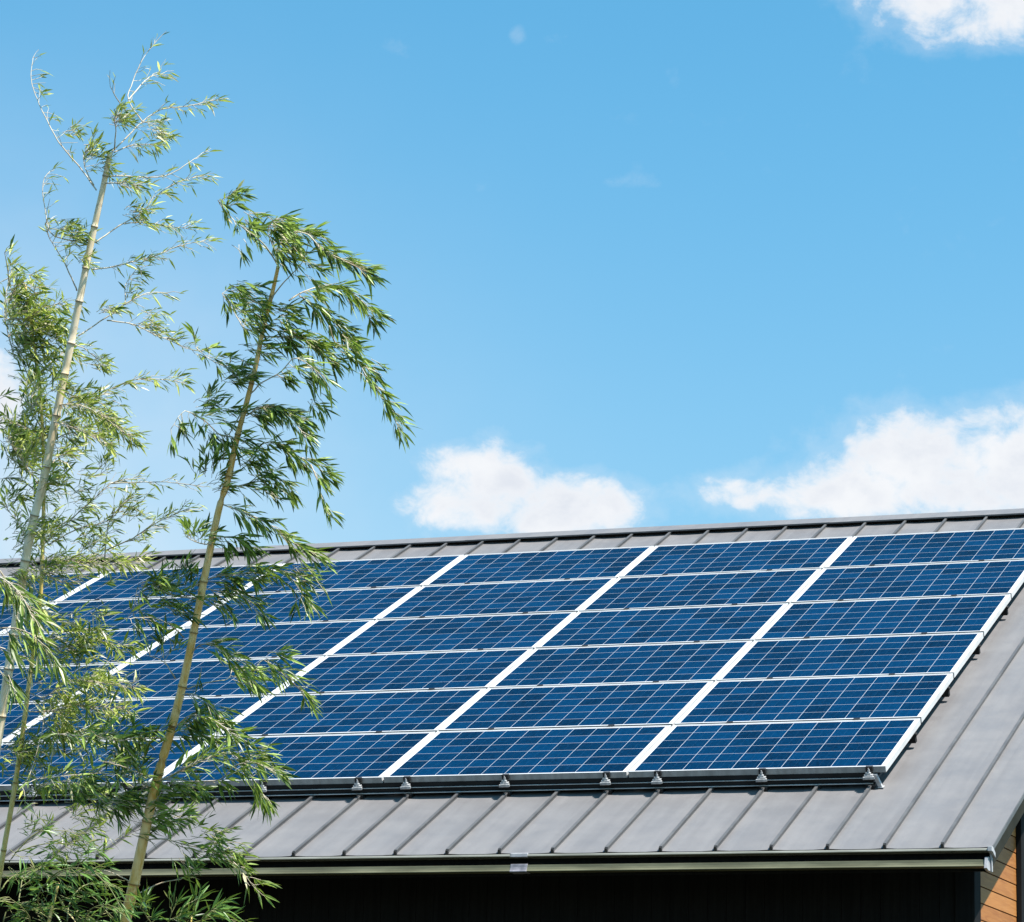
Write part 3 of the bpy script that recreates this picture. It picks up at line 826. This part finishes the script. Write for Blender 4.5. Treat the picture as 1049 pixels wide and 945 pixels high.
Rr.branch(c7((310, 340), (290, 270), (270, 200), (300, 160)), -20, 1.2, 0.3, **K); Rr.tuft(*c7((290, 180))[0], -15, 11, 11); Rr.tuft(*c7((320, 280))[0], -25, 14, 12); Rr.tuft(*c7((330, 220))[0], -20, 10, 11)
Rr.branch(c7((300, 280), (350, 215), (420, 220), (470, 275), (540, 310), (620, 350)), -22, 1.7, 0.2, **K)
Rr.branch(c7((270, 480), (320, 410), (400, 320), (420, 250)), -30, 0.35, 0.5, **K); Rr.tuft(*c7((410, 350))[0], -20, 5, 8)
Rr.branch(c7((350, 465), (400, 435), (480, 410), (550, 420), (610, 460), (650, 530)), -35, 1.4, 0.15, **K)
Rr.branch(c7((390, 450), (440, 480), (500, 530), (540, 570)), -48, 1.5, 0.1, **K)
Rr.branch(c7((500, 560), (520, 620), (580, 670), (640, 740), (700, 830), (750, 920)), -48, 0.95, 0.1, **K); Rr.tuft(*c7((560, 620))[0], -30, 7, 10); Rr.tuft(*c7((640, 720))[0], -35, 6, 10)
Rr.branch(c7((240, 570), (185, 570), (140, 500), (100, 440)), -25, 1.0, 0.35, **K); Rr.tuft(*c7((150, 410))[0], -20, 9, 9); Rr.tuft(*c7((190, 470))[0], -20, 14, 13); Rr.tuft(*c7((220, 530))[0], -15, 9, 11)
Rr.tuft(*c7((310, 520))[0], -15, 14, 13); Rr.tuft(*c7((330, 590))[0], -30, 9, 11)
Rr.branch(c7((250, 600), (330, 600), (420, 610), (500, 690)), -32, 1.5, 0.1, **K); Rr.tuft(*c7((430, 620))[0], -30, 10, 12)
Rr.branch(c7((200, 820), (250, 770), (320, 730), (375, 680), (470, 740)), -35, 0.9, 0.3, **K); Rr.tuft(*c7((440, 830))[0], -55, 5, 7, n=(4, 6)); Rr.tuft(*c7((400, 740))[0], -30, 7, 10)
Rr.tuft(*c7((220, 640))[0], 0, 11, 12)
Rr.branch(c7((190, 790), (120, 720), (50, 680), (0, 640)), 0, 1.0, 0.1, **K); Rr.tuft(*c7((110, 740))[0], -10, 9, 12); Rr.tuft(*c7((170, 740))[0], -10, 8, 10)
Rr.branch(c7((170, 890), (250, 860), (330, 880), (400, 910)), -25, 1.2, 0.1, **K); Rr.tuft(*c7((60, 850))[0], 60, 5, 10)
Rr.branch(c8((290, 240), (230, 330), (150, 270), (90, 235), (60, 240), (20, 300)), -40, 0.75, 0.2, **K); Rr.tuft(*c8((130, 210))[0], 10, 7, 11); Rr.tuft(*c8((180, 310))[0], -45, 6, 9); Rr.tuft(*c8((230, 260))[0], 10, 8, 13)
Rr.branch(c8((310, 250), (390, 210), (470, 240), (530, 320)), -28, 1.3, 0.05, **K); Rr.tuft(*c8((340, 240))[0], -15, 7, 9)
Rr.branch(c8((250, 430), (330, 390), (400, 350), (470, 390), (560, 430), (610, 470)), -30, 1.25, 0.15, **K); Rr.tuft(*c8((280, 350))[0], 0, 8, 10)
Rr.branch(c8((560, 440), (590, 510), (610, 600)), -50, 0.9, 0.1, **K)
Rr.branch(c8((240, 530), (320, 510), (390, 460), (440, 500), (460, 530)), -30, 1.1, 0.1, **K); Rr.tuft(*c8((310, 450))[0], 0, 9, 12); Rr.tuft(*c8((370, 520))[0], -40, 6, 9)
Rr.tuft(*c8((180, 470))[0], 80, 10, 11); Rr.tuft(*c8((190, 520))[0], 20, 9, 11); Rr.tuft(*c8((130, 480))[0], 100, 3, 6)
Rr.branch(c8((210, 590), (290, 620), (380, 660), (470, 730), (570, 780)), -25, 1.2, 0.05, **K)
Rr.branch(c8((470, 740), (520, 810), (580, 880)), -50, 0.35, 0.2, n=(3, 5), spread=0.3)
Rr.branch(c8((180, 750), (120, 740), (80, 720)), 60, 0.7, 0.2, n=(3, 5), scale=1.1); Rr.tuft(*c8((130, 730))[0], 40, 5, 9)
Rr.branch(c8((200, 720), (270, 720), (310, 750)), -35, 1.3, 0.05, **K)
Rr.branch(c9((330, 190), (420, 150), (560, 130), (660, 110), (760, 120), (850, 230)), -22, 0.8, 0.1, **K); Rr.tuft(*c9((590, 130))[0], -5, 9, 11); Rr.tuft(*c9((810, 140))[0], -20, 8, 10); Rr.tuft(*c9((840, 240))[0], -60, 5, 8); Rr.tuft(*c9((450, 170))[0], 0, 9, 12)
Rr.branch(c9((350, 200), (470, 220), (560, 240), (620, 310)), -28, 0.9, 0.2, **K); Rr.tuft(*c9((420, 250))[0], -30, 6, 9)
Rr.branch(c9((330, 250), (230, 240), (120, 190), (60, 180), (30, 330)), 0, 0.9, 0.05, n=(4, 6), spread=0.5, scale=1.1); Rr.tuft(*c9((100, 190))[0], 10, 11, 13); Rr.tuft(*c9((250, 160))[0], 70, 6, 10); Rr.tuft(*c9((220, 310))[0], 5, 9, 13); Rr.tuft(*c9((300, 190))[0], 80, 7, 11); Rr.tuft(*c9((160, 260))[0], 0, 9, 13)
Rr.branch(c9((275, 440), (210, 380), (120, 345), (0, 350)), 10, 0.3, 0.3, n=(2, 4), scale=1.0)
Rr.branch(c9((300, 540), (350, 480), (420, 480), (480, 530)), -18, 0.9, 0.3, n=(4, 6), spread=0.35, scale=1.15, tb=0.15)
Rr.branch(c9((290, 690), (380, 660), (490, 640), (520, 580), (590, 640)), -25, 0.8, 0.5, n=(4, 6), spread=0.35, scale=1.2, tb=0.15); Rr.tuft(*c9((540, 600))[0], -30, 8, 11, scale=1.1, tb=.15)
Rr.branch(c9((610, 610), (660, 550), (720, 590), (800, 660), (870, 730)), -35, 0.7, 0.2, n=(3, 5), spread=0.35, scale=1.1, tb=0.15); Rr.tuft(*c9((680, 550))[0], -10, 6, 9, scale=1.1); Rr.tuft(*c9((375, 600))[0], -100, 1, 3)
Rr.branch(c9((235, 640), (180, 560), (110, 530)), 60, 0.4, 0.3, n=(2, 4), scale=1.1); Rr.tuft(*c9((170, 490))[0], 85, 4, 9, scale=1.1); Rr.tuft(*c9((230, 510))[0], 75, 2, 5)
Rr.branch(c9((250, 720), (340, 720), (420, 790), (480, 870)), -40, 1.2, 0.1, n=(4, 6), spread=0.3)
Rr.branch(c9((220, 890), (300, 820), (400, 830), (500, 900)), -15, 1.1, 0.1, n=(4, 6), spread=0.5, scale=1.1); Rr.tuft(*c9((310, 840))[0], 10, 7, 12)
Rr.branch(cb((330, 60), (420, 30), (520, 70), (640, 150)), -15, 0.8, 0.1, n=(3, 6), spread=0.5, scale=1.1)
Rr.branch(cb((270, 270), (460, 280), (580, 270), (640, 210), (740, 190), (820, 230)), -8, 0.8, 0.45, n=(4, 6), spread=0.5, scale=1.1); Rr.tuft(*cb((720, 170))[0], 5, 12, 15, scale=1.1); Rr.tuft(*cb((560, 150))[0], -20, 5, 12)
Rr.branch(cb((700, 230), (750, 290), (780, 350)), -70, 0.9, 0.2, n=(4, 6), spread=0.3, scale=1.1)
Rr.branch(cb((270, 290), (370, 240), (450, 200), (520, 170)), 25, 0.7, 0.1, n=(3, 5), scale=1.1)
Rr.branch(cb((260, 320), (360, 320), (460, 310)), -5, 1.1, 0.1, n=(4, 6), spread=0.5); Rr.tuft(*cb((370, 290))[0], 10, 7, 12)
Rr.branch(cb((270, 130), (200, 70), (100, 90), (0, 70)), 5, 0.7, 0.05, n=(3, 6), spread=0.6, scale=1.1); Rr.tuft(*cb((90, 120))[0], -50, 7, 14, scale=1.1); Rr.tuft(*cb((220, 170))[0], 90, 5, 9)
Rr.branch(cb((240, 260), (120, 210), (0, 180)), 10, 0.25, 0.2, n=(2, 4))
Rr.branch(cb((250, 300), (150, 320), (60, 370), (0, 350)), -5, 0.9, 0.05, n=(4, 6), spread=0.7, scale=1.05); Rr.tuft(*cb((80, 380))[0], -30, 10, 15); Rr.tuft(*cb((200, 340))[0], 0, 9, 13)
Rr.branch(cb((220, 450), (300, 460), (400, 440)), 5, 1.0, 0.1, n=(4, 6), spread=0.6, tb=0.1); Rr.tuft(*cb((250, 400))[0], 30, 9, 12, tb=.2); Rr.tuft(*cb((190, 490))[0], 0, 8, 12)
Rr.branch(cb((215, 560), (300, 550), (420, 580), (540, 610), (640, 660), (730, 770)), -15, 0.7, 0.2, n=(3, 6), spread=0.5, scale=1.15, tb=.12); Rr.tuft(*cb((540, 600))[0], -5, 13, 17, scale=1.1, tb=.1); Rr.tuft(*cb((470, 500))[0], 0, 6, 10); Rr.tuft(*cb((380, 650))[0], -30, 5, 10)
Rr.branch(cb((190, 810), (300, 760), (410, 735), (450, 670)), 0, 0.25, 0.6, n=(3, 5))
Rr.branch(cb((160, 760), (90, 720), (0, 690)), 10, 0.25, 0.2, n=(2, 4))
Rr.branch(ca((740, 740), (640, 690), (520, 650), (400, 610)), -20, 0.35, 0.2, n=(2, 4)); Rr.branch(ca((790, 560), (690, 520), (560, 520), (440, 540), (300, 530)), 0, 1.0, 0.05, n=(4, 6), spread=0.6, scale=1.05); Rr.tuft(*ca((590, 580))[0], -50, 8, 13, scale=1.15)
Rr.branch(ca((740, 790), (620, 740), (480, 720), (330, 730), (170, 750)), 0, 0.8, 0.05, n=(4, 6), spread=0.7); Rr.tuft(*ca((370, 800))[0], 0, 14, 15); Rr.tuft(*ca((560, 840))[0], 0, 11, 14)
Rr.finish()

# --- thin yellow culm between them
B = Bamboo('thin yellow bamboo stem behind the pale one, at the left edge', 12.9,
           [(26, 292), (33, 340), (40, 390), (44, 450), (45, 500), (44, 553), (42, 604), (37, 650), (31, 690), (23, 753), (13, 819), (4, 870), (-6, 930)],
           [1.3, 1.6, 1.9, 2.1, 2.3, 2.4, 2.5, 2.6, 2.7, 3.0, 3.2, 3.4, 3.5], 0.21, M['culm_b'], M['leaf_a'], leaf=(0.04, 0.07), wfac=0.14)
B.dk = 2.7; B.loose = 2.0
B.branch(c5((60, 560), (30, 440), (20, 340), (40, 210)), 15, 1.1, 0.1, n=(3, 5)); B.tuft(*c5((60, 320))[0], 20, 10, 12); B.tuft(*c5((70, 400))[0], 15, 16, 15); B.tuft(*c5((120, 450))[0], 15, 18, 18); B.tuft(*c5((150, 400))[0], 20, 12, 16); B.tuft(*c5((220, 460))[0], 20, 9, 14); B.tuft(*c5((130, 510))[0], -5, 12, 16)
B.branch(c5((60, 400), (120, 390), (190, 350), (270, 330)), 15, 0.6, 0.2, n=(2, 4)); B.branch(c5((40, 330), (70, 260), (140, 270)), 30, 0.7, 0.2, n=(2, 4)); B.branch(c5((40, 260), (30, 180), (20, 120)), 20, 0.4, 0.2, n=(2, 3))
B.branch(c5((150, 700), (110, 620), (80, 540)), 50, 1.0, 0.1, n=(3, 5)); B.branch(c5((170, 850), (120, 760), (110, 660)), 60, 1.0, 0.1, n=(3, 5)); B.branch(c5((170, 620), (240, 560), (290, 520)), 20, 0.8, 0.1, n=(2, 4))
B.branch(c5((170, 900), (90, 850), (20, 820)), 150, 0.8, 0.1, n=(3, 5)); B.tuft(*c5((40, 870))[0], -20, 12, 15); B.tuft(*c5((60, 920))[0], 0, 9, 15); B.tuft(*c5((130, 800))[0], 60, 8, 14)
B.branch(c6((170, 330), (90, 210), (30, 120)), 30, 0.9, 0.1, n=(3, 5)); B.tuft(*c6((60, 110))[0], -20, 9, 14); B.tuft(*c6((50, 190))[0], 10, 7, 14); B.branch(c6((170, 360), (80, 290), (10, 290)), 20, 0.6, 0.1, n=(3, 5)); B.tuft(*c6((60, 380))[0], 30, 6, 12); B.tuft(*c6((150, 120))[0], 40, 8, 14)
B.branch(ca((140, 330), (220, 350), (330, 270), (470, 280), (640, 300)), -2, 0.9, 0.2, n=(3, 6), spread=0.55, tb=.1); B.branch(ca((120, 420), (230, 420), (360, 390), (480, 400), (600, 400)), 0, 0.9, 0.1, n=(3, 6), spread=0.55, tb=.1); B.tuft(*ca((420, 270))[0], -10, 8, 14); B.tuft(*ca((270, 420))[0], -30, 11, 16, tb=.15)
B.branch(ca((150, 200), (250, 130), (350, 100), (470, 80), (600, 110)), 2, 0.9, 0.1, n=(3, 6), spread=0.5); B.tuft(*ca((340, 90))[0], 10, 9, 14); B.branch(ca((160, 100), (300, 40), (420, 20)), 15, 0.7, 0.1, n=(3, 5))
B.tuft(*ca((270, 480))[0], -60, 9, 12, tb=.15); B.branch(ca((95, 570), (200, 550), (350, 520), (430, 510)), 5, 0.9, 0.1, n=(3, 6), spread=0.6); B.tuft(*ca((110, 630))[0], 10, 7, 11); B.tuft(*ca((30, 620))[0], 0, 9, 14)
B.branch(ca((210, 340), (210, 480), (160, 680), (110, 790)), 0, 0.12, 0.2, n=(2, 4))
B.branch(ca((60, 860), (180, 780), (330, 760), (420, 800)), 0, 0.8, 0.2, n=(3, 6), spread=0.6)
fill = [(20, 300, 22), (25, 340, 30), (35, 380, 34), (50, 420, 34), (20, 440, 26), (60, 460, 40), (30, 490, 34), (75, 440, 34), (45, 530, 40), (20, 560, 24), (60, 590, 40), (90, 560, 30),
        (30, 630, 30), (70, 640, 36), (45, 690, 36), (95, 690, 30), (30, 740, 30), (75, 760, 36), (110, 730, 28), (25, 800, 26), (70, 820, 36), (110, 800, 34), (40, 860, 34), (90, 850, 34)]
for (x, y, rr) in fill:
    for q in range(14):
        B.tuft(x + random.gauss(0, rr * 0.55), y + random.gauss(0, rr * 0.5), random.uniform(-45, 50), 1, 7, n=(2, 5), tb=random.uniform(-0.05, 0.3))
B.finish()

# --- low leaning stem: big drooping leaf sprays at the left edge
D = Bamboo('bamboo spray of long drooping leaves hanging in at the left edge', 11.4,
           [(-14, 560), (-18, 620), (-24, 700), (-30, 800), (-36, 930)], [2.0, 2.4, 2.8, 3.1, 3.4], 0.2, M['culm_b'], M['leaf_r'], leaf=(0.05, 0.09), wfac=0.13)
D.dk = 1.2
D.branch(c6((-60, 700), (10, 710), (80, 770), (130, 860)), -50, 1.5, 0.1, n=(4, 6), spread=0.3, tb=.2)
D.branch(c6((-60, 640), (0, 680), (40, 760), (60, 860)), -65, 1.3, 0.1, n=(4, 6), spread=0.3, tb=.2)
D.branch(ca((-40, 20), (80, 20), (180, 70), (260, 170)), -55, 1.4, 0.1, n=(3, 6), spread=0.3, tb=.15)
D.branch(ca((-40, 100), (60, 130), (130, 170)), -60, 0.9, 0.1, n=(3, 5), spread=0.4); D.branch(ca((-40, 200), (30, 230), (60, 300)), -60, 0.6, 0.1, n=(3, 5), spread=0.4)
D.finish()

# --- low bamboo in front of the eave, bottom left
c_ = crop(0, 800, 6.517)
Sb = Bamboo('low arching bamboo with fine curved leaves against the dark wall, bottom left', 11.0,
            [(60, 905), (50, 945), (42, 990)], [1.6, 2.2, 2.6], 0.2, M['culm_b'], M['leaf_s'], leaf=(0.04, 0.075), wfac=0.14)
Sb.dk = 0.6; Sb.mt = M['twig_g']
for px, ang in (((( 380, 760), (330, 660), (440, 590), (600, 600), (720, 700), (780, 800)), -35), (((300, 900), (250, 780), (350, 650), (500, 570)), 10), (((120, 880), (130, 780), (160, 640), (250, 590)), 30),
                (((450, 940), (470, 800), (560, 700), (680, 690)), -10), (((200, 960), (180, 880), (60, 780), (0, 790)), 170), (((560, 960), (600, 860), (720, 830), (820, 870)), -15), (((330, 960), (330, 880), (420, 850), (560, 900)), -10),
                (((100, 960), (120, 900), (220, 850), (330, 850)), 0), (((0, 740), (60, 660), (140, 610), (240, 590)), 20), (((20, 950), (40, 880), (110, 830), (160, 840)), 10), (((640, 980), (660, 900), (760, 880)), 0), (((300, 700), (420, 700), (600, 760), (700, 860)), -30)):
    Sb.branch(c_(*px), ang, 0.85, 0.15, n=(2, 5), spread=0.75, r=0.0022, scale=0.95)
for x, y in ((470, 600), (560, 640), (640, 660), (380, 720), (460, 790), (200, 830), (250, 900), (700, 760), (120, 640), (60, 820), (560, 900), (430, 900), (620, 560), (300, 620), (40, 920), (330, 560), (200, 580), (520, 590)):
    Sb.tuft(*c_((x, y))[0], random.uniform(-50, 30), 7, 13, spread=0.8, n=(2, 4))
for x, y in ((280, 290), (350, 330), (480, 360), (420, 420), (150, 300), (60, 560), (90, 500), (600, 450)):
    Sb.tuft(*c_((x, y))[0], random.uniform(-30, 30), 5, 14, spread=0.9, n=(2, 4), tb=.25)
Sb.branch(c_((60, 540), (180, 400), (300, 330), (460, 340)), 0, 0.7, 0.1, n=(2, 4), spread=0.8, r=0.002, tb=.25); Sb.branch(c_((100, 480), (260, 430), (420, 420), (560, 450)), 0, 0.6, 0.1, n=(2, 4), spread=0.8, r=0.002, tb=.25)
Sb.finish()
Sc = Bamboo('small bamboo sprig tops poking up at the bottom, right of the yellow stem', 11.6,
            [(196, 938), (194, 975)], [1.2, 1.6], 0.2, M['culm_b'], M['leaf_s'], leaf=(0.05, 0.085), wfac=0.14)
Sc.mt = M['twig_g']; Sc.dk = 0.8
for px, ang in ((((380, 950), (400, 880), (440, 850)), 40), (((330, 950), (350, 900), (340, 870)), 80), (((480, 950), (520, 900), (560, 870)), 20), (((420, 960), (520, 930), (620, 930)), 0), (((260, 960), (220, 900), (200, 880)), 60), (((400, 950), (450, 900), (460, 850)), 80)):
    Sc.branch(cb(*px), ang, 0.8, 0.2, n=(3, 5), spread=0.6, r=0.002)
for x, y in ((400, 925), (330, 935), (510, 925), (450, 940), (240, 940)):
    Sc.tuft(*cb((x, y))[0], random.uniform(0, 60), 4, 6, spread=0.7, n=(3, 5))
Sc.finish()
